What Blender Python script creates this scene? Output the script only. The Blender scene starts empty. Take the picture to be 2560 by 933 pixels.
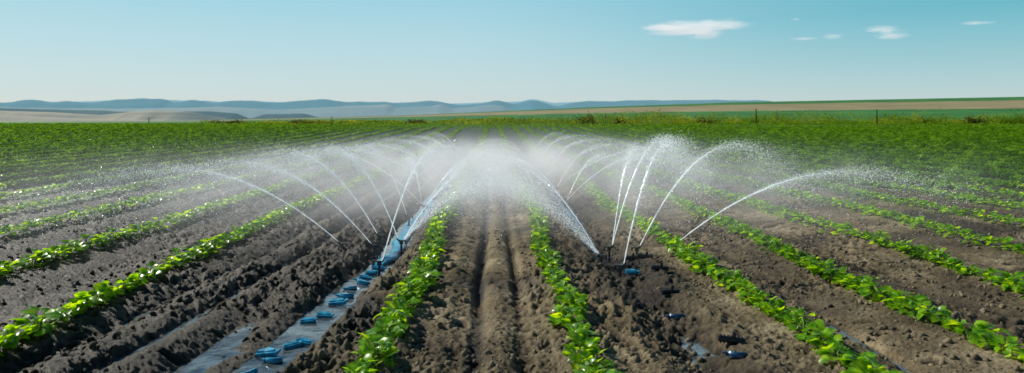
import bpy, bmesh, math, random
import numpy as np
from mathutils import Vector, Matrix
random.seed(4); rng=np.random.default_rng(7)
scene=bpy.context.scene
scene.view_settings.view_transform='Standard'; scene.view_settings.look='None'; scene.view_settings.exposure=0
coll=scene.collection
CAMH=1.5; FPX=1707.0

# ---------------------------------------------------------------- helpers
def hsh(ix,iy,s):
    n=(ix.astype(np.int64)*374761393+iy.astype(np.int64)*668265263+s*1442695041)&0x7fffffff
    n=((n^(n>>13))*1274126177)&0x7fffffff
    n=((n^(n>>16))*1911520717)&0x7fffffff
    return ((n^(n>>15))&0xffffff)/float(0xffffff)
def vnoise(x,y,s=0):
    ix=np.floor(x);iy=np.floor(y);fx=x-ix;fy=y-iy
    fx=fx*fx*(3-2*fx);fy=fy*fy*(3-2*fy)
    a=hsh(ix,iy,s);b=hsh(ix+1,iy,s);c=hsh(ix,iy+1,s);d=hsh(ix+1,iy+1,s)
    return (a*(1-fx)+b*fx)*(1-fy)+(c*(1-fx)+d*fx)*fy
def fbm(x,y,s=0,o=4):
    r=0;a=.5;t=0
    for i in range(o):
        r=r+a*vnoise(x,y,s+i*17);t+=a;a*=.5;x=x*2.03+3.1;y=y*2.03+1.7
    return r/t
def sst(a,b,x):
    t=np.clip((x-a)/(b-a),0,1);return t*t*(3-2*t)
def link(o): coll.objects.link(o);return o
def mesh_np(name,V,Fs,mat=None,smooth=False,mats=None,midx=None):
    V=np.asarray(V,dtype=np.float32)
    me=bpy.data.meshes.new(name)
    me.vertices.add(len(V));me.vertices.foreach_set("co",V.ravel())
    Fs=[np.asarray(F,dtype=np.int32) for F in Fs if len(F)]
    nl=sum(F.size for F in Fs);npoly=sum(len(F) for F in Fs)
    me.loops.add(nl);me.polygons.add(npoly)
    me.loops.foreach_set("vertex_index",np.concatenate([F.ravel() for F in Fs]))
    tot=np.concatenate([np.full(len(F),F.shape[1],dtype=np.int32) for F in Fs])
    st=np.concatenate([[0],np.cumsum(tot)[:-1]]).astype(np.int32)
    me.polygons.foreach_set("loop_start",st);me.polygons.foreach_set("loop_total",tot)
    if midx is not None: me.polygons.foreach_set("material_index",np.asarray(midx,dtype=np.int32))
    me.polygons.foreach_set("use_smooth",np.full(npoly,smooth,dtype=bool))
    me.update(calc_edges=True)
    if mat: me.materials.append(mat)
    if mats:
        for m in mats: me.materials.append(m)
    return me
def obj(name,me,parent=None,loc=None,**kw):
    o=bpy.data.objects.new(name,me);link(o)
    if parent: o.parent=parent
    if loc is not None:o.location=loc
    for k,v in kw.items(): o[k]=v
    return o
def newmat(name):
    m=bpy.data.materials.new(name);m.use_nodes=True;m.node_tree.nodes.clear()
    return m,m.node_tree.nodes,m.node_tree.links
def N(ns,t,**kw):
    n=ns.new(t)
    for k,v in kw.items():
        if k in n.inputs.keys(): n.inputs[k].default_value=v
        else: setattr(n,k,v)
    return n
def ramp(ns,stops):
    r=ns.new('ShaderNodeValToRGB');e=r.color_ramp.elements
    while len(e)<len(stops):e.new(.5)
    for i,(p,c) in enumerate(stops):
        e[i].position=p;e[i].color=(c[0],c[1],c[2],1)
    return r
def mixc(ns,ls,f,a,b,blend='MIX'):
    m=ns.new('ShaderNodeMix');m.data_type='RGBA';m.blend_type=blend
    for idx,v in ((0,f),(6,a),(7,b)):
        if isinstance(v,(int,float)):m.inputs[idx].default_value=v
        elif isinstance(v,tuple):m.inputs[idx].default_value=(*v,1)
        else: ls.new(v,m.inputs[idx])
    return m.outputs[2]
def math_(ns,ls,op,a,b=0.0,c=None,clamp=False):
    m=ns.new('ShaderNodeMath');m.operation=op;m.use_clamp=clamp
    for i,v in enumerate((a,b,c)):
        if v is None: continue
        if isinstance(v,(int,float)):m.inputs[i].default_value=v
        else: ls.new(v,m.inputs[i])
    return m.outputs[0]

# ---------------------------------------------------------------- ground shape
def chan_x(Y): return -1.24-0.27*np.clip((7.2-Y)/3,0,1.3)+.03*np.sin(Y*1.7)
ROWS=[-0.73,0.60,2.05,3.22,4.5,5.9,7.3,8.7,10.1,-3.2,-4.65,-6.2,-7.8,-9.3,-10.8]
for k in range(1,38):
    ROWS.append(10.1+1.4*k);ROWS.append(-10.8-1.45*k)
ROWS=np.array(sorted(ROWS))
def row_x(r,Y): return r+.05*np.sin(Y*.55+r*2.3)+.03*np.sin(Y*1.3+r)
XP=np.array([-2500,-700,450,1000,1500,1850,2560,3600]);
E1=np.array([1,1,1,12,22,27,33,38]);E2=np.array([1,1,2,15,34,43,54,62]);E3=np.array([1,1,3,16,38,50,64,74])
def macro(X,Y):
    zn=1.4*sst(15,110,Y)+.12*(fbm(X/14,Y/14,5,3)-.5)*sst(12,40,Y)
    px=1235+FPX*X/np.maximum(Y,1)
    e0=(zn-CAMH)/np.maximum(Y,1)*FPX
    e1=np.interp(px,XP,E1);e2=np.interp(px,XP,E2);e3=np.interp(px,XP,E3)
    t1=np.clip((Y-110)/190,0,1);t2=np.clip((Y-300)/180,0,1);t3=np.clip((Y-480)/140,0,1)
    e=e0*(1-sst(85,130,Y)) + sst(85,130,Y)*(1+(e1-1)*t1)
    e=np.where(Y>300,e1+(e2-e1)*t2,e);e=np.where(Y>480,e2+(e3-e2)*t3,e)
    z=CAMH+e*Y/FPX
    zf=CAMH+e3*620/FPX
    far=np.maximum(zf-(Y-620)*.12,-60)
    return np.where(Y>620,far,np.where(Y<85,zn,z))
def height(X,Y,detail=True):
    z=macro(X,Y)
    nf=1-sst(16,36,Y)
    g=lambda c,w,a:a*np.exp(-((X-c)/w)**2)
    p=0
    for r in ROWS:
        if abs(r)<16: p=p+g(row_x(r,Y),.22,.04)
    c=chan_x(Y)
    wob=.05*(fbm(Y*.9,Y*0+3,88,3)-.5)
    brk=.45+.9*sst(.35,.65,fbm(X*.5,Y*.8,91,2))
    p=p+g(c,.21,-.15)+g(c+.34,.12,.05)+g(-.38+wob,.10,.03)*brk+g(-.13+wob,.05,-.065)*brk+g(.02+wob,.09,.03)+g(.20-wob,.05,-.045)*brk+g(.34,.06,-.01)
    p=p+g(c-.33,.09,.035)*sst(4.4,5.2,Y)+g(c-.46,.17,-.11)*(1-sst(4.8,6.2,Y))+g(c-.74,.12,.035)+g(c-.95,.09,-.07)+g(c-1.17,.12,.03)+g(c-1.42,.10,-.045)+g(c-1.68,.12,.02)
    p=p+g(1.32,.16,-.07)+g(1.0,.12,.03)+g(1.65,.13,.03)+g(2.62,.10,-.03)+g(3.85,.2,-.04)+g(5.2,.22,-.04)+g(6.6,.3,-.05)+g(-3.95,.22,-.05)+g(-5.4,.25,-.06)+g(-7,.3,-.07)+g(-8.5,.35,-.07)
    def dip(cx,cy,wx,wy,a): return -a*np.exp(-((X-cx)/wx)**2-((Y-cy)/wy)**2)
    p=p+dip(1.47,4.8,.11,.30,.065)+dip(2.55,4.7,.05,.6,.11)+dip(-2.05,5.7,.18,.7,.05)+dip(-2.7,5.2,.12,.6,.04)
    wx=X+.10*(fbm(X*2.5,Y*2.5,31,2)-.5);
    n=.035*(fbm(X*2.2,Y*.9,1,3)-.5)
    if detail:
        am=.25+1.25*sst(.32,.68,fbm(X*1.1,Y*.8,21,2))
        n2=fbm(wx*11,Y*8,2,4);n=n+.062*(n2-.5)*am
        rid=1-np.abs(2*fbm(wx*9,Y*6,9,3)-1);n=n+.028*(rid-.7)*am
        cl=vnoise(X*25,Y*21,12);n=n+.026*np.clip(cl-.5,0,1)*2*am
        n=n+.018*(vnoise(X*52,Y*44,14)-.5)
        gg=vnoise(X*4.0,Y*7,44);n=n-.04*sst(.80,.95,gg)
    rough=.8+.3*sst(-2.8,-1.6,-np.abs(X))
    rough=rough*(1-.5*np.exp(-((X-c)/.15)**2))*(1-.45*np.exp(-((X-c+.44)/.16)**2)*(1-sst(4.6,5.6,Y)))
    return z+(p+n*rough)*nf+ (1-nf)*.03*(fbm(X*1.5,Y*1.5,3,2)-.5)*(Y<90)

# ---------------------------------------------------------------- ground mesh
def geo(a,b,r):
    n=max(2,int(math.log(b/a)/math.log(1+r)));return list(a*(b/a)**(np.arange(n)/n))
Ys=np.array(geo(.4,2.4,.05)+geo(2.4,26,.0034)+geo(26,200,.011)+geo(200,9000,.035)+[9000.])
us=np.linspace(-1.15,1.15,1200)
U,YY=np.meshgrid(us,Ys);XX=U*YY
XX=np.where(YY<2.4,U*2.4,XX)
ZZ=height(XX,YY)
nr,nc=XX.shape
V=np.stack([XX.ravel(),YY.ravel(),ZZ.ravel()],1)
i=np.arange(nr-1)[:,None]*nc+np.arange(nc-1)[None,:]
F=np.stack([i,i+1,i+nc+1,i+nc],-1).reshape(-1,4)

# ---- ground material
gm,ns,ls=newmat("soil_and_field")
out=N(ns,'ShaderNodeOutputMaterial');bs=N(ns,'ShaderNodeBsdfPrincipled')
ls.new(bs.outputs[0],out.inputs[0])
at=N(ns,'ShaderNodeAttribute',attribute_name="mask");sp=N(ns,'ShaderNodeSeparateColor');ls.new(at.outputs['Color'],sp.inputs[0])
at2=N(ns,'ShaderNodeAttribute',attribute_name="shape");sp2=N(ns,'ShaderNodeSeparateColor');ls.new(at2.outputs['Color'],sp2.inputs[0])
tc=N(ns,'ShaderNodeTexCoord')
n1=N(ns,'ShaderNodeTexNoise',Scale=1.3,Detail=6.0,Roughness=.6);n2=N(ns,'ShaderNodeTexNoise',Scale=48.0,Detail=7.0,Roughness=.78);n3=N(ns,'ShaderNodeTexNoise',Scale=.05,Detail=5.0)
for n in(n1,n2,n3): ls.new(tc.outputs['Object'],n.inputs['Vector'])
r1=ramp(ns,[(.3,(.105,.080,.045)),(.5,(.225,.180,.108)),(.70,(.42,.35,.23))]);ls.new(n1.outputs[0],r1.inputs[0])
r2=ramp(ns,[(.3,(.25,.23,.21)),(.5,(.9,.9,.9)),(.7,(1.5,1.45,1.35))]);ls.new(n2.outputs[0],r2.inputs[0])
soil=mixc(ns,ls,.9,r1.outputs[0],r2.outputs[0],'MULTIPLY')
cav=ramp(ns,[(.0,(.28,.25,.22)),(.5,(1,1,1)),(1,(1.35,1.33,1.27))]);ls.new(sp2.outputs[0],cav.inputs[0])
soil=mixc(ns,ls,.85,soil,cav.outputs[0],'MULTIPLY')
wetc=mixc(ns,ls,.98,soil,(.165,.15,.12),'MULTIPLY')
soil=mixc(ns,ls,sp.outputs[1],soil,wetc)
rg=ramp(ns,[(.35,(.030,.125,.007)),(.5,(.050,.19,.010)),(.66,(.080,.25,.013))]);ls.new(n3.outputs[0],rg.inputs[0])
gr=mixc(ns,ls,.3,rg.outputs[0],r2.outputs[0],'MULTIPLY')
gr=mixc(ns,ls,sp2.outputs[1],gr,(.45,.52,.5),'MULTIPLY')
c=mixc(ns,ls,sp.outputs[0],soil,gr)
tan=ramp(ns,[(.35,(.27,.215,.085)),(.65,(.40,.32,.145))]);ls.new(n3.outputs[0],tan.inputs[0])
c=mixc(ns,ls,sp.outputs[2],c,tan.outputs[0])
ls.new(c,bs.inputs['Base Color'])
rr=math_(ns,ls,'MULTIPLY_ADD',sp.outputs[1],-.45,.95);ls.new(rr,bs.inputs['Roughness'])
bs.inputs['Specular IOR Level'].default_value=.28
b=N(ns,'ShaderNodeBump',Strength=1.0,Distance=.025);ls.new(n2.outputs[0],b.inputs['Height']);ls.new(b.outputs[0],bs.inputs['Normal'])
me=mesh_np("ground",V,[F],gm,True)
X=V[:,0];Y=V[:,1]
xs=1235+FPX*X/np.maximum(Y,1)
gn=fbm(X/3,Y/3,50,3)
g=sst(56,86,Y+12*(gn-.5))*.9
nearrow=np.zeros_like(X)
sel=Y<95
for r in ROWS: nearrow[sel]=np.maximum(nearrow[sel],np.exp(-((X[sel]-row_x(r,Y[sel]))/.21)**2))
g=np.maximum(g,nearrow*sst(9,18,Y)*.97)
g=np.maximum(g,.35*sst(24,44,Y))
g=np.where(Y>84,1,g)
stripw=np.exp(-((Y-90)/5)**2)*sst(900,1300,xs)*(.0+.45*fbm(X/6,Y/3,60,3))
track=np.exp(-((Y-77)/3.0)**2)*sst(1500,2000,xs)*.85+np.exp(-((Y-(44+.10*X))/.7)**2)*sst(1600,1900,xs)*.35
tanm=np.clip(stripw+track,0,1)
tb=sst(300,310,Y+10*(gn-.5))*(1-sst(480,495,Y));tanm=np.maximum(tanm,tb)
tanm=np.where(Y>640,.75,tanm)
wet=np.exp(-((X-chan_x(Y))/.45)**2)*.95
wet=np.maximum(wet,sst(-1.1,-1.6,X)*(1-sst(3.2,4.3,-X))*(.72+.7*fbm(X*1.4,Y*.7,70,3)))
wet=np.maximum(wet,np.exp(-((X-1.38)/.28)**2)*.8)
wet=np.maximum(wet,.98*sst(-2.8,-3.6,X))  # damp soil at far left, with vignette darkening painted in through the same mask
wet=np.maximum(wet,.75*sst(4.5,10,X))
wet=np.maximum(wet,.9*np.exp(-((X+.13)/.06)**2)*sst(.3,.55,fbm(X*2,Y*.9,77,2)))
wet=np.clip(wet+.6*sst(.46,.66,fbm(X*1.2,Y*.8,71,3)),0,1)
wet=np.clip(np.maximum(wet,.95*sst(11,18,Y)),0,1)
col=np.stack([g,wet,tanm,np.ones_like(g)],1).astype(np.float32)
a=me.color_attributes.new("mask",'FLOAT_COLOR','POINT');a.data.foreach_set("color",col.ravel())
def blur(Z,k):
    P=np.pad(Z,((k,k),(k,k)),mode='edge').cumsum(0).cumsum(1)
    P=np.pad(P,((1,0),(1,0)));w=2*k+1
    return (P[w:,w:]-P[:-w,w:]-P[w:,:-w]+P[:-w,:-w])/(w*w)
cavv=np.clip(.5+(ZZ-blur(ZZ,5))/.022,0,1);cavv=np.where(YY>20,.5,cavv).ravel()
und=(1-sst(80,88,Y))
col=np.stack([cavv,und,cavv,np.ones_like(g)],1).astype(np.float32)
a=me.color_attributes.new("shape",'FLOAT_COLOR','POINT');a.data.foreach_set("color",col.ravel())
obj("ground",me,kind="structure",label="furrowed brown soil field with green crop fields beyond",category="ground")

# ---------------------------------------------------------------- water in channel
wm,ns,ls=newmat("muddy_water")
out=N(ns,'ShaderNodeOutputMaterial');bs=N(ns,'ShaderNodeBsdfPrincipled');ls.new(bs.outputs[0],out.inputs[0])
tc=N(ns,'ShaderNodeTexCoord');nn=N(ns,'ShaderNodeTexNoise',Scale=9.0,Detail=4.0);ls.new(tc.outputs['Object'],nn.inputs['Vector'])
n4=N(ns,'ShaderNodeTexNoise',Scale=5.0,Detail=6.0,Roughness=.65);ls.new(tc.outputs['Object'],n4.inputs['Vector'])
r=ramp(ns,[(.38,(.022,.021,.016)),(.5,(.07,.085,.083)),(.64,(.17,.21,.215))]);ls.new(n4.outputs[0],r.inputs[0]);ls.new(r.outputs[0],bs.inputs['Base Color'])  # muddy tone; lighter blue-grey patches paint in part of the sky reflection
bs.inputs['Roughness'].default_value=.04;bs.inputs['IOR'].default_value=1.65;bs.inputs['Specular IOR Level'].default_value=1.0
b=N(ns,'ShaderNodeBump',Strength=.4,Distance=.012);ls.new(nn.outputs[0],b.inputs['Height']);ls.new(b.outputs[0],bs.inputs['Normal'])
def sheet(name,x0,x1,y0,y1,z,lab,nx=8,ny=16):
    gx,gy=np.meshgrid(np.linspace(x0,x1,nx),np.linspace(y0,y1,ny))
    V=np.stack([gx.ravel(),gy.ravel(),np.full(gx.size,z)],1)
    i=np.arange(ny-1)[:,None]*nx+np.arange(nx-1)[None,:]
    F=np.stack([i,i+1,i+nx+1,i+nx],-1).reshape(-1,4)
    obj(name,mesh_np(name,V,[F],wm,True),kind="structure",label=lab,category="water")
sheet("channel_water",-2.2,-1.0,2.4,16,-.082,"shallow muddy irrigation water lying in a furrow")
sheet("furrow_puddle",-3.2,-2.22,2.4,7.0,-.050,"thin grey water film in a wet furrow")
sheet("puddle",1.2,1.9,4.0,6.4,-.082,"small grey puddle in the soil beside hose couplings")
sheet("puddle",2.4,3.0,3.6,6.0,-.056,"narrow water streak in a dry furrow")

# ---------------------------------------------------------------- leaf material
def leafmat(name,dark,mid,light,scale=16,gloss=.35,trans=.35,spec=.35):
    m,ns,ls=newmat(name)
    out=N(ns,'ShaderNodeOutputMaterial');bs=N(ns,'ShaderNodeBsdfPrincipled');tr=N(ns,'ShaderNodeBsdfTranslucent');mx=N(ns,'ShaderNodeMixShader')
    ge=N(ns,'ShaderNodeNewGeometry');nn=N(ns,'ShaderNodeTexNoise',Scale=float(scale),Detail=3.0);ls.new(ge.outputs['Position'],nn.inputs['Vector'])
    r=ramp(ns,[(.32,dark),(.5,mid),(.68,light)]);ls.new(nn.outputs[0],r.inputs[0])
    ls.new(r.outputs[0],bs.inputs['Base Color']);bs.inputs['Roughness'].default_value=gloss;bs.inputs['Specular IOR Level'].default_value=spec
    t2=mixc(ns,ls,1.0,r.outputs[0],(2.7,1.9,.35),'MULTIPLY');ls.new(t2,tr.inputs['Color'])
    mx.inputs[0].default_value=trans;ls.new(bs.outputs[0],mx.inputs[1]);ls.new(tr.outputs[0],mx.inputs[2]);ls.new(mx.outputs[0],out.inputs[0])
    return m
leaf=leafmat("bean_leaf",(.035,.14,.008),(.14,.37,.012),(.36,.60,.03),18,.30,.55,.5)
leaf_far=leafmat("crop_leaf",(.030,.11,.007),(.075,.22,.011),(.18,.41,.028),2,.8,.42,.05)
weedm=leafmat("weed_leaf",(.05,.13,.012),(.12,.24,.02),(.30,.36,.05),.35,.8,.35,.05)
stemm=leafmat("bean_stem",(.08,.14,.02),(.12,.2,.03),(.16,.24,.05),20,.5,.1)

tm=np.array([0,.10,.34,.6,.83,1.0]);tw=np.array([0,.34,.5,.42,.2,0])
LV=[];
for k in range(6): LV.append((0,tm[k],0.0))
for s in(-1,1):
    for k in range(1,5): LV.append((s*tw[k],tm[k]-(.07 if k==1 else 0),.22*tw[k]))
LV=np.array(LV);LV[:,2]-=.28*LV[:,1]**2
LQ=[];LT=[]
for s,o in((0,6),(1,10)):
    for k in range(3):
        q=[k+1,k+2,o+k+1,o+k]
        LQ.append(q if s==0 else q[::-1])
    for t in([0,1,o],[4,5,o+3]): LT.append(t if s==0 else t[::-1])
LQ=np.array(LQ);LT=np.array(LT)
SV=np.array([(0,0,0),(.45,.42,.12),(0,1,-.2),(-.45,.42,.12),(0,.42,0)]);ST=np.array([(0,1,4),(1,2,4),(2,3,4),(3,0,4)])
def rots(yaw,pitch,roll):
    cy,sy=np.cos(yaw),np.sin(yaw);cp,sp_=np.cos(pitch),np.sin(pitch);cr,sr=np.cos(roll),np.sin(roll)
    n=len(yaw);Z=np.zeros(n);O=np.ones(n)
    Rz=np.stack([np.stack([cy,-sy,Z],-1),np.stack([sy,cy,Z],-1),np.stack([Z,Z,O],-1)],1)
    Rx=np.stack([np.stack([O,Z,Z],-1),np.stack([Z,cp,-sp_],-1),np.stack([Z,sp_,cp],-1)],1)
    Ry=np.stack([np.stack([cr,Z,sr],-1),np.stack([Z,O,Z],-1),np.stack([-sr,Z,cr],-1)],1)
    return Rz@Rx@Ry
def scatter(T,P,S,R):
    n=len(P);VV=np.einsum('nij,kj->nki',R,T)*S[:,None,None]+P[:,None,:]
    return VV.reshape(-1,3)
def rep(Fc,n,k): return (Fc[None,:,:]+(np.arange(n)*k)[:,None,None]).reshape(-1,Fc.shape[1])

# bean plant variants
variants=[]
for v in range(8):
    n=14+v%4*2
    th=rng.uniform(0,2*np.pi,n);rad=np.sqrt(rng.uniform(.02,1,n))*.066
    hz=.100-.045*(rad/.066)**2+rng.uniform(-.05,.03,n)
    P=np.stack([np.cos(th)*rad,np.sin(th)*rad*1.8,hz],1)
    S=rng.uniform(.045,.092,n);yaw=th-np.pi/2+rng.uniform(-.9,.9,n)
    R=rots(yaw,rng.uniform(-.35,.9,n),rng.uniform(-.6,.6,n))
    lv=scatter(LV,P,S,R)
    lm=mesh_np("leaves",lv,[rep(LQ,n,14),rep(LT,n,14)],leaf,True)
    sv=[];sf=[]
    for j in range(n):
        p0=np.array([0,0,-.04]);p1=P[j]*.5+np.array([0,0,.02]);p2=P[j]
        b0=len(sv)
        for q,rw in((p0,.005),(p1,.0035),(p2,.0025)):
            for a_ in range(3): sv.append(q+rw*np.array([math.cos(a_*2.09),math.sin(a_*2.09),0]))
        for s in range(2):
            for a_ in range(3):
                sf.append([b0+s*3+a_,b0+s*3+(a_+1)%3,b0+s*3+3+(a_+1)%3,b0+s*3+3+a_])
    sm=mesh_np("stem",np.array(sv),[np.array(sf)],stemm,True)
    variants.append((lm,sm))
cand=[]
for r in ROWS:
    if abs(r)>18:continue
    y=2.5+random.random()*.2
    while y<30:
        x=float(row_x(r,np.array(y)))+random.gauss(0,.022)
        u=x/y
        if -.78<u<.83: cand.append((x,y))
        y+=random.uniform(.09,.145)
cand=[c for c in cand if c[1]>3.2]
cand.sort(key=lambda c:math.hypot(c[0],c[1]))
near=cand[:298];rest=cand[298:]
for k,(x,y) in enumerate(near):
    z=float(height(np.array([x]),np.array([y]),False)[0])
    e=obj("bean_plant",None,loc=(x,y,z-.005),label="low leafy bean plant with bright green heart-shaped leaves in soil",category="plant",group="bean plants growing in crop rows")
    e.empty_display_size=.1
    s=random.uniform(.72,1.2);
    e.scale=(s,s,s*random.uniform(.8,1.15));e.rotation_euler=(random.uniform(-.12,.12),random.uniform(-.12,.12),random.choice((0,3.14))+random.uniform(-.4,.4))
    lm,sm=random.choice(variants)
    obj("leaves",lm,parent=e);obj("stem",sm,parent=e)
# remaining crop as one mass
R_=np.array(rest);nl=12
cx=np.repeat(R_[:,0],nl);cy=np.repeat(R_[:,1],nl);n=len(cx)
ox=rng.normal(0,.052,n);oy=rng.normal(0,.07,n)
zz=height(cx+ox,cy+oy,False)+.012+np.clip(.120-.9*np.abs(ox),0,1)*rng.uniform(.4,1.1,n)
PA=np.stack([cx+ox,cy+oy,zz],1);SA=rng.uniform(.048,.09,n)
nr_=PA[:,1]<17
Pn=PA[nr_];Sn=SA[nr_];n=len(Pn)
R=rots(rng.uniform(0,6.28,n),rng.uniform(-.35,.8,n),rng.uniform(-.6,.6,n))
VN=scatter(LV,Pn,Sn,R);FQ=rep(LQ,n,14);FT=rep(LT,n,14);nn_near=len(VN)
P=[PA[~nr_]];S=[SA[~nr_]]
ry=[];rx=[]
for r in ROWS:
    y0=max(15,abs(r)/.84);
    if y0>86: continue
    m=int(5200*(math.log(88/y0)+.10))
    yy=y0*(88/y0)**rng.uniform(0,1,m);xx_=row_x(r,yy)+rng.normal(0,.085,m)
    ry.append(yy);rx.append(xx_)
fx=np.concatenate(rx);fy=np.concatenate(ry)
ey=50+38*rng.uniform(0,1,100000);ex=rng.uniform(-.8,.85,len(ey))*ey
kk=rng.uniform(0,1,len(ey))<sst(54,86,ey)*.7
fx=np.concatenate([fx,ex[kk]]);fy=np.concatenate([fy,ey[kk]])
keep=~((np.abs(fy-77)<3.2)&(fx/fy>.3)&(rng.uniform(0,1,len(fx))<.85))
fx=fx[keep];fy=fy[keep]
P.append(np.stack([fx,fy,height(fx,fy,False)+rng.uniform(.005,.13,len(fx))],1));S.append(rng.uniform(.055,.105,len(fx))*(.75+fy/80))
P=np.concatenate(P);S=np.concatenate(S);n=len(P)
R=rots(rng.uniform(0,6.28,n),rng.uniform(-.3,.7,n),rng.uniform(-.5,.5,n))
VS=scatter(SV,P,S,R)
midx=np.concatenate([np.zeros(len(FQ)),np.zeros(len(FT)),np.ones(n*4)])
obj("crop_foliage",mesh_np("crop_foliage",np.concatenate([VN,VS]),[FQ,FT,rep(ST,n,5)+nn_near],None,False,mats=[leaf,leaf_far],midx=midx),kind="stuff",label="dense green crop rows covering the field",category="crops")

# ---------------------------------------------------------------- weeds strip
n=60000
fy=rng.normal(92,5,n);u=rng.uniform(-.43,.86,n);fx=u*fy
dens=fbm(fx/5,fy/5,90,3)
k=(dens>.48-.12*sst(-.15,.2,u));fx=fx[k];fy=fy[k];dens=dens[k];n=len(fx)
P=np.stack([fx,fy,macro(fx,fy)+rng.uniform(0,1,n)**1.3*np.clip(dens-.32,0.05,1)*3.4*(.3+.8*sst(-.1,.2,fx/fy))],1)
R=rots(rng.uniform(0,6.28,n),rng.uniform(.2,1.3,n),rng.uniform(-.6,.6,n))
obj("weed_strip",mesh_np("weed_strip",scatter(SV,P,rng.uniform(.10,.24,n),R),[rep(ST,n,5)],weedm),kind="stuff",label="dry yellow-green weeds along the field edge",category="weeds")
bushm=leafmat("bush_leaf",(.03,.055,.012),(.075,.10,.02),(.15,.15,.04),1.2,.7,.2,.05)
def bush(x,y,w,h,lab,mat):
    n=900;th=rng.uniform(0,6.28,n);ph=rng.uniform(0,1,n)
    rr=rng.uniform(.45,1,n)*(.75+.35*np.sin(th*3+x)+.15*np.sin(th*7))
    P=np.stack([np.cos(th)*rr*w*np.sqrt(1-ph**2*.8),np.sin(th)*rr*w*.7,ph*h*rr],1)
    R=rots(rng.uniform(0,6.28,n),rng.uniform(0,1.3,n),rng.uniform(-.6,.6,n))
    z=float(macro(np.array([x]),np.array([y]))[0])
    e=obj("bush",None,loc=(x,y,z),label=lab,category="bush",group="shrubs along the field edge")
    obj("foliage",mesh_np("foliage",scatter(SV,P,rng.uniform(.10,.24,n),R),[rep(ST,n,5)],mat),parent=e)
    sv=[];sf=[]
    for j in range(7):
        a=j*.9;t=np.array([math.cos(a)*w*.5,math.sin(a)*w*.4,h*.7]);b0=len(sv)
        for q,rw in(((0,0,-.05),.04),(t,.01)):
            for a_ in range(4): sv.append(np.array(q)+rw*np.array([math.cos(a_*1.57),math.sin(a_*1.57),0]))
        for a_ in range(4): sf.append([b0+a_,b0+(a_+1)%4,b0+4+(a_+1)%4,b0+4+a_])
    obj("branches",mesh_np("branches",np.array(sv),[np.array(sf)],trunkm),parent=e)
trunkm,ns,ls=newmat("woody");out=N(ns,'ShaderNodeOutputMaterial');bs=N(ns,'ShaderNodeBsdfPrincipled',Roughness=.9);ls.new(bs.outputs[0],out.inputs[0])
nn=N(ns,'ShaderNodeTexNoise',Scale=8.0);r=ramp(ns,[(.3,(.02,.015,.01)),(.7,(.08,.055,.035))]);ls.new(nn.outputs[0],r.inputs[0]);ls.new(r.outputs[0],bs.inputs['Base Color'])
bush(11.7,86,1.6,1.5,"rounded dark olive shrub among dry weeds",bushm)
bush(15.8,86,.9,.9,"small olive shrub among dry weeds",bushm)
bush(26.5,86,1.9,.9,"low spreading green shrub at the field edge",bushm)
bush(-10,87,1.6,.7,"low dark green shrub at the field edge",bushm)
bush(-24,87,3.4,.6,"low wide dark shrub patch at the crop edge",bushm)
bush(-34,88,3.0,.55,"low wide dark shrub patch at the crop edge",bushm)
bush(54,86,2.6,1.7,"tall yellow-green shrub clump in dry weeds",weedm)
bush(60.5,86,1.7,1.3,"dark green shrub in dry weeds",bushm)
bush(65.5,87,2.3,1.3,"yellow-green shrub clump in dry weeds",weedm)
bush(70,90,1.8,1.5,"yellow-green shrub clump in dry weeds",weedm)

# ---------------------------------------------------------------- fence posts
def post(x,y,h,lab,w=1.0):
    bm=bmesh.new()
    bmesh.ops.create_cone(bm,cap_ends=True,segments=8,radius1=.08*w,radius2=.065*w,depth=h,matrix=Matrix.Translation((0,0,h/2-.1)))
    for v in bm.verts: v.co.x+=.03*math.sin(v.co.z*2);v.co.y+=.01*math.cos(v.co.x*40)
    bmesh.ops.create_cone(bm,cap_ends=True,segments=8,radius1=.065*w,radius2=.03*w,depth=.05,matrix=Matrix.Translation((.03*math.sin((h-.1)*2),0,h-.075)))
    for k in range(2):
        bmesh.ops.create_cone(bm,cap_ends=True,segments=8,radius1=.09*w,radius2=.09*w,depth=.02,matrix=Matrix.Translation((.02,0,.4+k*.35)))
    m=bpy.data.meshes.new("fence_post");bm.to_mesh(m);bm.free();m.materials.append(trunkm)
    z=float(macro(np.array([x]),np.array([y]))[0])
    obj("fence_post",m,loc=(x,y,z),label=lab,category="fence post",group="wooden posts along the field edge")
post(31.5,82,2.0,"tall dark weathered wooden fence post in weeds")
post(46,82,2.0,"tall dark weathered wooden fence post in weeds")
post(13.9,85,1.5,"thin dark wooden fence post beside a shrub",.7)
post(3.7,85,1.1,"short pale wooden fence post in weeds",.6)
post(-20.2,85,1.1,"short dark wooden fence post in weeds",.6)
post(-44,87,.9,"short dark wooden post at the crop edge",.7)

# ---------------------------------------------------------------- hills
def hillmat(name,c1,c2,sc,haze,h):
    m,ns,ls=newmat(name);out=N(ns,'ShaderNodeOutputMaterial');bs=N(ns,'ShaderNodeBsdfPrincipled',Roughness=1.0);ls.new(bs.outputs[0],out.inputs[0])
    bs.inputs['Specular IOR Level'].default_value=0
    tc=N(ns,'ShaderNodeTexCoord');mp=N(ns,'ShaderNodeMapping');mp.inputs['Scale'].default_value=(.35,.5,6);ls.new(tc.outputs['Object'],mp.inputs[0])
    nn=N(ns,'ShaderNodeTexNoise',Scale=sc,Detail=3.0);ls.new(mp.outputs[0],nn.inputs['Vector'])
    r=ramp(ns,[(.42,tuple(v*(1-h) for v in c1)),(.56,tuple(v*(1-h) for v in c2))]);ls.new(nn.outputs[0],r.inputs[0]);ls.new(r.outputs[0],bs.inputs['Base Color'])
    bs.inputs['Emission Color'].default_value=(*haze,1);bs.inputs['Emission Strength'].default_value=h  # distance haze painted onto the hills as emission, base colour dimmed to match
    return m
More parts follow.
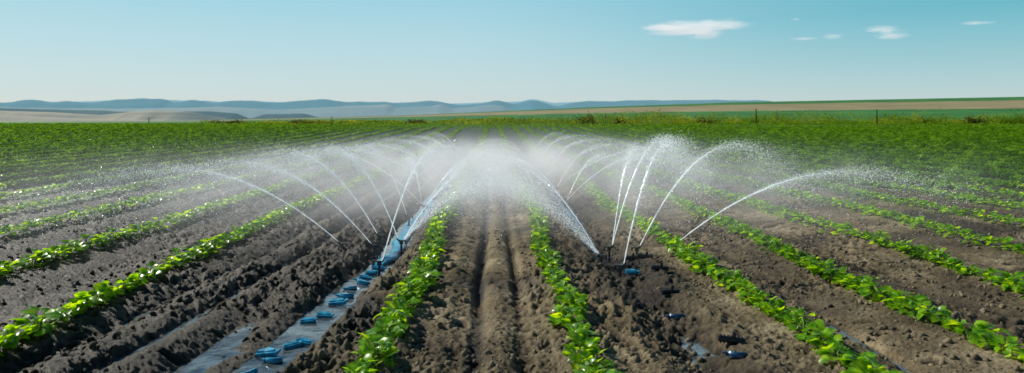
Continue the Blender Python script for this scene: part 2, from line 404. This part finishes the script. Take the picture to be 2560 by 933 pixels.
def ridge(name,D,depth,prof,mat,lab,amp,seed,zb=-60,gu=.5):
    px=np.array([p[0] for p in prof]);py=np.array([p[1] for p in prof])
    nC=700;nR=16
    xx=np.linspace(px[0],px[-1],nC);u=(xx-1235)/FPX
    yt=np.interp(xx,px,py)
    yt=np.convolve(np.pad(yt,2,mode='edge'),np.ones(5)/5,mode='valid')+amp*(fbm(xx/32,xx*0,seed,4)-.5)
    ztop=(305-yt)/FPX*(D+depth)+CAMH
    V=[]
    for r in range(nR):
        t=r/(nR-3) if r<nR-2 else 1
        yd=D+depth*t if r<nR-2 else D+depth*(1+.25*(r-nR+3))
        gul=fbm(xx/45+t*.8,xx*0+t*1.2,seed+5,3)
        f=t**(.7+gu*1.4*gul) if r<nR-2 else 1-.45*(r-nR+3)
        z=zb+(ztop-zb)*f
        V.append(np.stack([u*(D+depth),np.full(nC,yd),z],1))
    V=np.concatenate(V);i=np.arange(nR-1)[:,None]*nC+np.arange(nC-1)[None,:]
    F=np.stack([i,i+1,i+nC+1,i+nC],-1).reshape(-1,4)
    obj(name,mesh_np(name,V,[F],mat,True),kind="structure",label=lab,category="hills")
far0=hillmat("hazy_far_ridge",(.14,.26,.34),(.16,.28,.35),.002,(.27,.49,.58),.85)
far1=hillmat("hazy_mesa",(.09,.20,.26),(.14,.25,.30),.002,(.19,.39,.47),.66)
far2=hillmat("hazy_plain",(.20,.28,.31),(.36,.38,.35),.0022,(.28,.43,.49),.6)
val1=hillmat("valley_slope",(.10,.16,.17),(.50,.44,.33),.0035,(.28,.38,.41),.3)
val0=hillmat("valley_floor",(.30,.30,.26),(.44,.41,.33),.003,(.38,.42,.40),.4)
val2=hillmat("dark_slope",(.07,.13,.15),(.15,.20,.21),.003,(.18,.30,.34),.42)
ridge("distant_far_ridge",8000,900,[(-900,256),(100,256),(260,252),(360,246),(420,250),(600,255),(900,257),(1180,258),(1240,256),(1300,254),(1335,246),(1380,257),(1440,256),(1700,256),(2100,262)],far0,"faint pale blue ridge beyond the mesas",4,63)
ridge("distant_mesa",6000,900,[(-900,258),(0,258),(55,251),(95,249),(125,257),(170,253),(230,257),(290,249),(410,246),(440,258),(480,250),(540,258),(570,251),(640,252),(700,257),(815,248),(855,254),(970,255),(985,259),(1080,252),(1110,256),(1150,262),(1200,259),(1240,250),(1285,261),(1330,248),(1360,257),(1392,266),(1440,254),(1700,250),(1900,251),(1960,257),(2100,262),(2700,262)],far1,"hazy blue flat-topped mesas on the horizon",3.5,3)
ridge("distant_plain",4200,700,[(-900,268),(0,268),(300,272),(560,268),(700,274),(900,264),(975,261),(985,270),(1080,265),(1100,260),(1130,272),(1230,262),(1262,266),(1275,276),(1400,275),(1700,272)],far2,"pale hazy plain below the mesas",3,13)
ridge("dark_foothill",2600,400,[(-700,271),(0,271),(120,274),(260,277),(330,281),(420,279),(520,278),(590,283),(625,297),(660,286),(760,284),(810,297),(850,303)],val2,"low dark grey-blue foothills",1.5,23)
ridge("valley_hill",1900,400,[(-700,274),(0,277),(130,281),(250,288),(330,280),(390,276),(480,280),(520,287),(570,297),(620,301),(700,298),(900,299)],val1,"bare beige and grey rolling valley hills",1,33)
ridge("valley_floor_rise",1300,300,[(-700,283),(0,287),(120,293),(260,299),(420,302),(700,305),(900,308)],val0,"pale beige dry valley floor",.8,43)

# ---------------------------------------------------------------- clouds
cm,ns,ls=newmat("cloud");out=N(ns,'ShaderNodeOutputMaterial');vol=N(ns,'ShaderNodeVolumePrincipled');ls.new(vol.outputs[0],out.inputs['Volume'])
tc=N(ns,'ShaderNodeTexCoord');ln=N(ns,'ShaderNodeVectorMath',operation='LENGTH');ls.new(tc.outputs['Object'],ln.inputs[0])
oi=N(ns,'ShaderNodeObjectInfo');ad=N(ns,'ShaderNodeVectorMath',operation='ADD');ls.new(tc.outputs['Object'],ad.inputs[0]);ls.new(oi.outputs['Location'],ad.inputs[1])
nn=N(ns,'ShaderNodeTexNoise',Scale=2.1,Detail=6.0,Roughness=.65);ls.new(ad.outputs[0],nn.inputs['Vector'])
a=math_(ns,ls,'SUBTRACT',nn.outputs[0],math_(ns,ls,'MULTIPLY',ln.outputs['Value'],.55))
a=math_(ns,ls,'MULTIPLY',math_(ns,ls,'SUBTRACT',a,.08),.032,clamp=True)
ls.new(a,vol.inputs['Density']);vol.inputs['Color'].default_value=(1,1,1,1)
ls.new(math_(ns,ls,'MULTIPLY',a,.42),vol.inputs['Emission Strength']);vol.inputs['Emission Color'].default_value=(1,.93,.93,1)  # added glow whitens the cloud in place of multiple scattering
def cloud(px,py,w,h,lab):
    D=3000;bm=bmesh.new();bmesh.ops.create_icosphere(bm,subdivisions=3,radius=1)
    for v in bm.verts:
        k=.9+.1*math.sin(v.co.x*5+px)*math.cos(v.co.y*4);v.co*=k
        if v.co.z<0: v.co.z*=.7
    m=bpy.data.meshes.new("cloud");bm.to_mesh(m);bm.free();m.materials.append(cm)
    o=obj("cloud",m,loc=((px-1235)/FPX*D,D,(305-py)/FPX*D),kind="structure",label=lab,category="cloud")
    o.scale=(w/2/FPX*D,w/3/FPX*D,h/2/FPX*D)
cloud(1705,72,270,48,"long flat-bottomed white cloud in clear sky")
cloud(1800,62,190,38,"white cloud tail joined to a larger cloud")
cloud(1760,84,130,44,"white lower lobe of a larger cloud")
cloud(1650,68,120,28,"small white cloud wisp")
cloud(2205,73,115,28,"small pale white cloud")
cloud(2230,88,110,32,"small pale white cloud")
cloud(2082,91,70,20,"tiny pale cloud puff")
cloud(2010,96,100,9,"thin white cloud streak")
cloud(2440,57,110,10,"thin white cloud streak")
cloud(1990,48,34,13,"tiny pale cloud puff")

# ---------------------------------------------------------------- plastics
def plastic(name,c,rough=.3,var=.3):
    m,ns,ls=newmat(name);out=N(ns,'ShaderNodeOutputMaterial');bs=N(ns,'ShaderNodeBsdfPrincipled',Roughness=rough);ls.new(bs.outputs[0],out.inputs[0])
    ge=N(ns,'ShaderNodeNewGeometry');nn=N(ns,'ShaderNodeTexNoise',Scale=22.0,Detail=4.0);ls.new(ge.outputs['Position'],nn.inputs['Vector'])
    r=ramp(ns,[(.35,tuple(v*(1-var*1.6) for v in c)),(.6,c)]);ls.new(nn.outputs[0],r.inputs[0]);ls.new(r.outputs[0],bs.inputs['Base Color'])
    b=N(ns,'ShaderNodeBump',Strength=.5,Distance=.015);ls.new(nn.outputs[0],b.inputs['Height']);ls.new(b.outputs[0],bs.inputs['Normal'])
    return m
blue=plastic("wet_blue_plastic",(.03,.38,.62));dblue=plastic("dark_blue_plastic",(.015,.08,.18));black=plastic("black_plastic",(.02,.024,.03),.35)
def hose(x0f,y0,y1,w,mat,lab,z0):
    ys=np.linspace(y0,y1,260);V=[];nS=12
    for k,y in enumerate(ys):
        tp=min(1,(y-y0)/.35+.03)
        cx=float(x0f(y));ww=tp*w*(.45+1.1*float(vnoise(np.array([y*2.6]),np.array([.5]),5)[0]))
        hh=tp*(.02+.045*float(vnoise(np.array([y*5.0]),np.array([1.5]),6)[0]))
        for a in range(nS):
            t=a/nS*2*math.pi
            V.append((cx+ww/2*math.cos(t)+.015*math.sin(y*9+a),y,z0+float(macro(np.array([cx]),np.array([y]))[0])+hh*max(math.sin(t),-.5)))
    F=[]
    for k in range(len(ys)-1):
        for a in range(nS):
            F.append([k*nS+a,k*nS+(a+1)%nS,(k+1)*nS+(a+1)%nS,(k+1)*nS+a])
    obj("irrigation_hose",mesh_np("irrigation_hose",np.array(V),[np.array(F)],mat,True),label=lab,category="hose")
hose(lambda y:chan_x(np.array(y))+.02+.02*math.sin(y*4),7.4,24,.16,blue,"flat wet blue irrigation hose lying in a water channel",-.076)
hose(lambda y:1.27+.02*math.sin(y*3),9.6,24,.09,dblue,"dark blue irrigation hose lying in a soil furrow",-.06)
bm=bmesh.new();seg=14
prof=((.0,.0),(.088,.0),(.090,.022),(.078,.034),(.0,.034))
rings=[]
for k in range(seg+1):
    a=math.pi*k/seg
    rings.append([bm.verts.new((r*math.cos(a),r*math.sin(a)*.66,z)) for r,z in prof[1:4]])
cb=bm.verts.new((0,0,0));ct=bm.verts.new((0,0,.030))
for k in range(seg):
    for a in range(2): bm.faces.new([rings[k][a],rings[k+1][a],rings[k+1][a+1],rings[k][a+1]])
    bm.faces.new([rings[k][2],rings[k+1][2],ct]);bm.faces.new([rings[k+1][0],rings[k][0],cb])
bm.faces.new([cb,rings[0][0],rings[0][1],rings[0][2],ct]);bm.faces.new([ct,rings[-1][2],rings[-1][1],rings[-1][0],cb])
bmesh.ops.create_cube(bm,size=1,matrix=Matrix.Translation((0.01,-.012,.012))@Matrix.Diagonal((.19,.024,.026,1)))
bmesh.ops.create_cube(bm,size=1,matrix=Matrix.Translation((.104,.012,.020))@Matrix.Diagonal((.035,.045,.014,1)))
bmesh.ops.recalc_face_normals(bm,faces=bm.faces)
clipm=bpy.data.meshes.new("hose_clip");bm.to_mesh(clipm);bm.free();clipm.materials.append(blue)
clipd=clipm.copy();clipd.materials.clear();clipd.materials.append(dblue)
for (x,y,r) in [(-1.53,4.27,.2),(-1.45,4.50,-.2),(-1.54,4.62,.1),(-1.42,4.78,.4),(-1.36,4.86,.1),(-1.47,5.38,.1),(-1.38,5.54,-.1),(-1.36,5.92,.2),(-1.33,6.16,-.1),(-1.35,6.45,.3),(-1.28,6.68,0),(-1.31,6.9,.1),(-1.27,7.08,.1),(-1.24,7.32,-.3),(-1.29,7.5,.2)]:
    o=obj("hose_clip",clipm,loc=(x,y,-.082),label="bright blue crescent-shaped plastic hose clip in muddy water",category="hose clip",group="plastic clips strewn along the furrow")
    o.rotation_euler=(random.uniform(-.12,.12)+.14,random.uniform(-.2,.2),r+random.uniform(-.5,.5)+random.choice((0,0,3.14)))
    s=random.uniform(.6,.85);o.scale=(s,s,s*1.4)
for (x,y,r,m,l) in [(1.38,6.87,.1,clipm,"bright blue crescent-shaped plastic hose clip on wet soil"),(1.42,5.3,3.0,clipd,"dark blue crescent-shaped plastic hose clip on soil"),(1.55,4.35,2.7,clipd,"dark blue crescent-shaped plastic hose clip at a puddle")]:
    z=float(height(np.array([x]),np.array([y]))[0]);o=obj("hose_clip",m,loc=(x,y,z+.008),label=l,category="hose clip",group="plastic clips strewn along the furrow");o.rotation_euler=(.14,.05,r);o.scale=(.7,.7,1)
bm=bmesh.new()
Rx=Matrix.Rotation(math.pi/2,4,'Y')
bmesh.ops.create_cone(bm,cap_ends=True,segments=18,radius1=.028,radius2=.028,depth=.22,matrix=Rx)
for k in range(7):
    bmesh.ops.create_cone(bm,cap_ends=True,segments=18,radius1=.043,radius2=.036,depth=.014,matrix=Matrix.Translation((-.09+k*.03,0,0))@Rx)
bmesh.ops.create_cone(bm,cap_ends=True,segments=10,radius1=.02,radius2=.015,depth=.07,matrix=Matrix.Translation((.02,0,.045)))
coup=bpy.data.meshes.new("hose_coupling");bm.to_mesh(coup);bm.free();coup.materials.append(black)
for (x,y,r) in [(1.50,7.45,.1),(1.64,7.4,-.2),(1.64,6.75,-.15),(1.52,5.9,.25),(1.42,7.1,.5),(1.60,4.6,-.3)]:
    z=float(height(np.array([x]),np.array([y]))[0]);o=obj("hose_coupling",coup,loc=(x,y,z+.025),label="black ribbed plastic hose coupling lying on soil",category="hose coupling",group="hose couplings along the furrow")
    o.rotation_euler=(.3,.05,r);o.scale=(.75,.75,.75)

# ---------------------------------------------------------------- sprinklers and jets
jm,ns,ls=newmat("water_drops");out=N(ns,'ShaderNodeOutputMaterial');bs=N(ns,'ShaderNodeBsdfPrincipled',Roughness=.25)
tr=N(ns,'ShaderNodeBsdfTranslucent');mx=N(ns,'ShaderNodeMixShader');mx.inputs[0].default_value=.35
nn=N(ns,'ShaderNodeTexNoise',Scale=30.0);r=ramp(ns,[(.3,(.8,.84,.86)),(.6,(.95,.97,.97))]);ls.new(nn.outputs[0],r.inputs[0]);ls.new(r.outputs[0],bs.inputs['Base Color']);ls.new(r.outputs[0],tr.inputs['Color'])
ls.new(bs.outputs[0],mx.inputs[1]);ls.new(tr.outputs[0],mx.inputs[2]);ls.new(mx.outputs[0],out.inputs[0])
bs.inputs['Emission Color'].default_value=(.9,.97,1,1);bs.inputs['Emission Strength'].default_value=.25  # slight self-glow stands in for sunlight caught by the drops
bs.inputs['Specular IOR Level'].default_value=.8
TV=np.array([(1,1,1),(1,-1,-1),(-1,1,-1),(-1,-1,1)])*.62;TF=np.array([(0,1,2),(0,3,1),(0,2,3),(1,3,2)])
def drops(P,S):
    n=len(P);R=rots(rng.uniform(0,6.28,n),rng.uniform(0,6.28,n),rng.uniform(0,6.28,n))
    return scatter(TV,P,S,R),rep(TF,n,4)
def jetmesh(d,kind='jet',n=6500,rad=.0075,far=2.15,dsc=1.0):
    dx,dy,dz=d
    V=[];F=[]
    if kind=='jet':
        nS=6;K=60;tb=.95
        ts=np.linspace(0,tb,K)
        for k,t in enumerate(ts):
            r_=rad*(.75+.5*t)*(1-.9*sst(.45,.95,t))*(.75+.5*random.random())
            p=np.array([dx*t,dy*t,dz*(2*t-t*t)])+rng.normal(0,.005*t,3)
            tn=np.array([dx,dy,dz*(2-2*t)+.001]);tn/=np.linalg.norm(tn);sd=np.cross(tn,[0,1,.01]);sd/=np.linalg.norm(sd);up=np.cross(sd,tn)
            for a in range(nS):
                an=a/nS*6.283;V.append(p+r_*(math.cos(an)*sd+math.sin(an)*up))
        for k in range(K-1):
            for a in range(nS):F.append([k*nS+a,k*nS+(a+1)%nS,(k+1)*nS+(a+1)%nS,(k+1)*nS+a])
        t=rng.beta(2.6,2.3,n)*far
        sp_=.007+.11*np.clip(t-.35,0,9)**1.3
    else:
        t=rng.uniform(0,1,n)**.9*1.5
        sp_=.01+.16*t
    ztr=dz*(2*t-t*t)
    # drag: beyond the apex the droplets fall more slowly than the ideal parabola
    ztr=np.where(t>1,dz*(1-.75*(t-1)**2),ztr)
    P=np.stack([dx*t,dy*t,ztr],1)
    P+=rng.normal(0,1,(n,3))*sp_[:,None]*np.array([1.0,1.4,.55])
    if kind=='jet':
        fall=rng.uniform(0,1,n)<.5
        P[:,2]-=np.where(fall&(t>.5),rng.exponential(.2,n)*np.clip(t-.35,0,1.3),0)
        S=rng.uniform(.0016,.0044,n)*np.where(rng.uniform(0,1,n)<.04,1.8,1)*dsc
    else:
        S=rng.uniform(.0015,.0045,n)
    ok=P[:,2]>-.16;P=P[ok];S=S[ok]
    dv,df=drops(P,S)
    if len(V):
        V=np.concatenate([np.array(V),dv]);F=[np.array(F),df+ (len(V)-len(dv))]
    else: V=dv;F=[df]
    return mesh_np("water_jet",V,F,jm,False)
bm=bmesh.new()
bmesh.ops.create_cone(bm,cap_ends=True,segments=12,radius1=.006,radius2=.014,depth=.10,matrix=Matrix.Translation((0,0,-.03)))
bmesh.ops.create_cone(bm,cap_ends=True,segments=12,radius1=.012,radius2=.012,depth=.11,matrix=Matrix.Translation((0,0,.07)))
bmesh.ops.create_cone(bm,cap_ends=True,segments=12,radius1=.028,radius2=.024,depth=.015,matrix=Matrix.Translation((0,0,.025)))
riser=bpy.data.meshes.new("riser");bm.to_mesh(riser);bm.free();riser.materials.append(black)
bm=bmesh.new()
bmesh.ops.create_cone(bm,cap_ends=True,segments=14,radius1=.024,radius2=.019,depth=.045,matrix=Matrix.Translation((0,0,.145)))
bmesh.ops.create_cone(bm,cap_ends=True,segments=10,radius1=.013,radius2=.008,depth=.07,matrix=Matrix.Translation((.03,0,.165))@Matrix.Rotation(math.radians(50),4,'Y'))
bmesh.ops.create_cube(bm,size=1,matrix=Matrix.Translation((-.03,0,.16))@Matrix.Diagonal((.06,.014,.012,1)))
bmesh.ops.create_cube(bm,size=1,matrix=Matrix.Translation((-.055,0,.145))@Matrix.Diagonal((.016,.02,.04,1)))
nozz=bpy.data.meshes.new("nozzle");bm.to_mesh(nozz);bm.free();nozz.materials.append(black)
def sprinkler(x,y,jets,lab="small black plastic sprinkler on a riser throwing water",parts=True):
    z=float(macro(np.array([x]),np.array([y]))[0])-.07
    e=obj("sprinkler",None,loc=(x,y,z),label=lab,category="sprinkler",group="sprinklers along the irrigation hoses");e.empty_display_size=.1
    rz=0 if jets[0][0][0]>0 else math.pi
    obj("riser",riser,parent=e);o=obj("nozzle",nozz,parent=e);o.rotation_euler=(0,0,rz)
    for j in jets:
        d=j[0];kw=j[1] if len(j)>1 else {}
        obj("water_jet",jetmesh(d,**kw),parent=e,loc=(.035*(1 if d[0]>0 else -1),0,.18))
sprinkler(-1.76,7.9,[((-2.0,.2,.84),dict(far=2.25,n=9000))],"small black sprinkler on wet soil throwing a long low jet")
sprinkler(-1.37,7.8,[((-1.62,.3,.92),dict(far=2.3,n=9000))])
sprinkler(-1.42,8.5,[((-1.22,.4,1.0),dict(far=2.3,n=8000))])
sprinkler(-1.10,8.1,[((-.9,.5,1.06),),((.85,1.2,.76),dict(rad=.005,n=2500)),((1.05,.8,.62),dict(kind='fan',n=15000))],"black sprinkler beside a blue hose spraying both ways")
sprinkler(-1.27,10.2,[((-.68,.4,1.0),dict(rad=.005))])
sprinkler(-1.16,6.9,[((.48,1.0,1.11),)],"black sprinkler in wet channel throwing a steep jet")
sprinkler(-1.18,11.5,[((-.25,.3,.75),dict(rad=.004)),((.9,.5,.8),dict(rad=.004)),((-1.7,.3,.88),dict(rad=.004))])
sprinkler(2.03,7.76,[((2.05,.2,.81),dict(far=1.85,n=8000))],"small black sprinkler on dry soil throwing a long low jet")
sprinkler(1.60,7.65,[((1.16,.3,1.12),)])
sprinkler(1.24,6.7,[((.58,.5,1.18),)],"black sprinkler by a blue clip throwing a steep jet")
sprinkler(1.30,7.7,[((.72,.6,1.18),),((.42,.8,1.06),dict(rad=.006))])
sprinkler(1.13,7.2,[((-1.05,.8,.66),dict(kind='fan',n=15000)),((-.85,1.2,.84),dict(rad=.005,n=2500))],"black sprinkler head throwing a wide misty fan")
sprinkler(1.26,12.1,[((.66,.4,.78),dict(rad=.004)),((-.9,.5,.7),dict(rad=.004)),((1.5,.3,.8),dict(rad=.004))])
for y in (14,17,21,25):
    sprinkler(-1.12,y,[((-2.0,.2,.82),dict(rad=.003,n=4200,dsc=1.2)),((-1.0,.4,.9),dict(rad=.003,n=2500,dsc=1.2)),((1.1,.1,.68),dict(rad=.003,n=1800,dsc=1.2))])
    sprinkler(1.30,y+.5,[((2.0,.2,.82),dict(rad=.003,n=4200,dsc=1.2)),((1.0,.4,.9),dict(rad=.003,n=2500,dsc=1.2)),((-1.1,.1,.68),dict(rad=.003,n=1800,dsc=1.2))])
n=50000
y=rng.uniform(6.5,22,n);x=np.sign(rng.normal(0,1,n))*np.abs(rng.normal(0,1,n))*(3.2+.06*y)-.2
z=rng.beta(2.4,1.6,n)*(1.0)
P=np.stack([x,y,z+macro(x,y)],1)
dv,df=drops(P,rng.uniform(.0014,.0034,n)*(y/9))
obj("spray_droplets",mesh_np("spray_droplets",dv,[df],jm),kind="stuff",label="fine water droplets drifting over the crop rows",category="water spray")
# ground clods
bm=bmesh.new();bmesh.ops.create_icosphere(bm,subdivisions=1,radius=1)
IV=np.array([v.co[:] for v in bm.verts]);IF=np.array([[v.index for v in f.verts] for f in bm.faces]);bm.free()
n=26000
y=2.6+8*rng.uniform(0,1,n)**1.4;x=rng.uniform(-.85,.9,n)*y
k=(np.abs(x-chan_x(y))>.25)&(fbm(x*1.5,y,33,2)>.43);x=x[k];y=y[k];n=len(x)
S=.004+.026*rng.uniform(0,1,n)**6
R=rots(rng.uniform(0,6.28,n),rng.uniform(0,3,n),rng.uniform(0,3,n))*np.array([1.2,.9,.65])
clm,ns,ls=newmat("soil_clod");out=N(ns,'ShaderNodeOutputMaterial');bs=N(ns,'ShaderNodeBsdfPrincipled',Roughness=.95);ls.new(bs.outputs[0],out.inputs[0])
ge=N(ns,'ShaderNodeNewGeometry');nn=N(ns,'ShaderNodeTexNoise',Scale=3.0,Detail=6.0);ls.new(ge.outputs['Position'],nn.inputs['Vector'])
sx=N(ns,'ShaderNodeSeparateXYZ');ls.new(ge.outputs['Position'],sx.inputs[0])
mr_=N(ns,'ShaderNodeMapRange');ls.new(sx.outputs[0],mr_.inputs[0]);mr_.inputs[1].default_value=-1.6;mr_.inputs[2].default_value=-.9
r=ramp(ns,[(.35,(.055,.043,.026)),(.6,(.21,.17,.105))]);ls.new(nn.outputs[0],r.inputs[0])
wc=mixc(ns,ls,1.0,r.outputs[0],(.26,.24,.20),'MULTIPLY')
ls.new(mixc(ns,ls,mr_.outputs[0],wc,r.outputs[0]),bs.inputs['Base Color'])
obj("soil_clods",mesh_np("soil_clods",scatter(IV,np.stack([x,y,height(x,y)+S*.2],1),S,R),[rep(IF,n,12)],clm,True),kind="stuff",label="small crumbly clods of brown soil",category="soil")

# ---------------------------------------------------------------- mist volume
mm,ns,ls=newmat("mist");out=N(ns,'ShaderNodeOutputMaterial');vol=N(ns,'ShaderNodeVolumePrincipled');ls.new(vol.outputs[0],out.inputs['Volume'])
tc=N(ns,'ShaderNodeTexCoord');sx=N(ns,'ShaderNodeSeparateXYZ');ls.new(tc.outputs['Object'],sx.inputs[0])
M=lambda *a,**k:math_(ns,ls,*a,**k)
def gauss(s,c,w):
    q=M('DIVIDE',M('SUBTRACT',s,c),w);return M('EXPONENT',M('MULTIPLY',M('MULTIPLY',q,q),-1.0))
def mr(s,a,b):
    m=ns.new('ShaderNodeMapRange');m.interpolation_type='SMOOTHSTEP';ls.new(s,m.inputs[0]);m.inputs[1].default_value=a;m.inputs[2].default_value=b;return m.outputs[0]
xx,yy_,zz_=sx.outputs
core=M('MULTIPLY',gauss(xx,.15,2.9),gauss(zz_,.60,.40))
core=M('MULTIPLY',core,M('MULTIPLY',mr(yy_,7,14),M('SUBTRACT',1.0,mr(yy_,16,26))))
core=M('MULTIPLY',core,.135)
br=M('MULTIPLY',gauss(xx,-.2,6.0),gauss(zz_,.48,.40))
br=M('MULTIPLY',br,M('MULTIPLY',mr(yy_,6.0,10),M('SUBTRACT',1.0,mr(yy_,12,20))))
br=M('MULTIPLY',br,.085)
mp=N(ns,'ShaderNodeMapping');mp.inputs['Scale'].default_value=(1,.5,.8);ls.new(tc.outputs['Object'],mp.inputs[0])
nn=N(ns,'ShaderNodeTexNoise',Scale=1.3,Detail=3.0);ls.new(mp.outputs[0],nn.inputs['Vector'])
w=M('MULTIPLY',mr(nn.outputs[0],.34,.68),1.6)
dn=M('MULTIPLY',M('ADD',core,br),M('ADD',w,.2))
ls.new(dn,vol.inputs['Density']);vol.inputs['Color'].default_value=(.97,.99,1,1);vol.inputs['Anisotropy'].default_value=.25
ls.new(M('MULTIPLY',dn,.29),vol.inputs['Emission Strength']);vol.inputs['Emission Color'].default_value=(.97,.98,1,1)  # mist emission stands in for light scattered many times inside it
try: mm.cycles.volume_step_rate=.25
except Exception as ex: print(ex)
bm=bmesh.new();bmesh.ops.create_cube(bm,size=1,matrix=Matrix.Translation((0,16.5,.7))@Matrix.Diagonal((22,22,1.8,1)))
bmesh.ops.bevel(bm,geom=bm.edges[:],offset=.2,segments=2)
m=bpy.data.meshes.new("spray_mist");bm.to_mesh(m);bm.free();m.materials.append(mm)
obj("spray_mist",m,kind="stuff",label="white fine water mist hanging over the rows",category="water spray")

# ---------------------------------------------------------------- light, world, camera
sv=Vector((-.80,.50,0)).normalized();el=math.radians(35)
sd=Vector((sv.x*math.cos(el),sv.y*math.cos(el),math.sin(el)))
L=bpy.data.lights.new("sun",'SUN');L.energy=5.0;L.angle=math.radians(.5);L.color=(1,.95,.84)
lo=bpy.data.objects.new("sun",L);link(lo);lo.rotation_euler=(-sd).to_track_quat('-Z','Y').to_euler()
w=bpy.data.worlds.new("World");scene.world=w;w.use_nodes=True;ns=w.node_tree.nodes;ls=w.node_tree.links;ns.clear()
out=ns.new('ShaderNodeOutputWorld');bg=ns.new('ShaderNodeBackground');sk=ns.new('ShaderNodeTexSky');sk.sky_type='NISHITA';sk.sun_disc=False
sk.sun_elevation=el;sk.sun_rotation=math.atan2(sd.x,sd.y);sk.air_density=1.0;sk.dust_density=.6;sk.ozone_density=2.0
tc=ns.new('ShaderNodeTexCoord');sx=ns.new('ShaderNodeSeparateXYZ');ls.new(tc.outputs['Generated'],sx.inputs[0])
zz=math_(ns,ls,'MULTIPLY',sx.outputs[2],2.0,clamp=True)
r=ramp(ns,[(0,(.64,.68,.66)),(.11,(.56,.71,.73)),(.23,(.46,.70,.77)),(.36,(.34,.65,.76)),(.6,(.05,.19,.34)),(1,(.02,.08,.18))]);ls.new(zz,r.inputs[0])
m1=ns.new('ShaderNodeMapRange');m1.interpolation_type='SMOOTHSTEP';ls.new(sx.outputs[0],m1.inputs[0]);m1.inputs[1].default_value=-.1;m1.inputs[2].default_value=.65
m2=ns.new('ShaderNodeMapRange');ls.new(sx.outputs[2],m2.inputs[0]);m2.inputs[1].default_value=0;m2.inputs[2].default_value=.14
f=math_(ns,ls,'MULTIPLY',m1.outputs[0],m2.outputs[0])
g2=mixc(ns,ls,f,(1.0,1.0,1.0),(.36,.72,.77));c=mixc(ns,ls,1.0,r.outputs[0],g2,'MULTIPLY')
c=mixc(ns,ls,1.0,c,(10.,10.,10.),'MULTIPLY')
c=mixc(ns,ls,.92,sk.outputs[0],c)
ls.new(c,bg.inputs[0]);bg.inputs[1].default_value=.1;ls.new(bg.outputs[0],out.inputs[0])
cam=bpy.data.cameras.new("camera");co=bpy.data.objects.new("camera",cam);link(co)
cam.sensor_width=36;cam.lens=24;cam.shift_x=45/2560;cam.shift_y=-161.5/2560;cam.clip_start=.05;cam.clip_end=20000
co.location=(0,0,CAMH);co.rotation_euler=(math.pi/2,0,0)
cam.dof.use_dof=True;cam.dof.focus_distance=8.5;cam.dof.aperture_fstop=2.2
scene.camera=co
print("plants",len(near),"rest",len(rest))
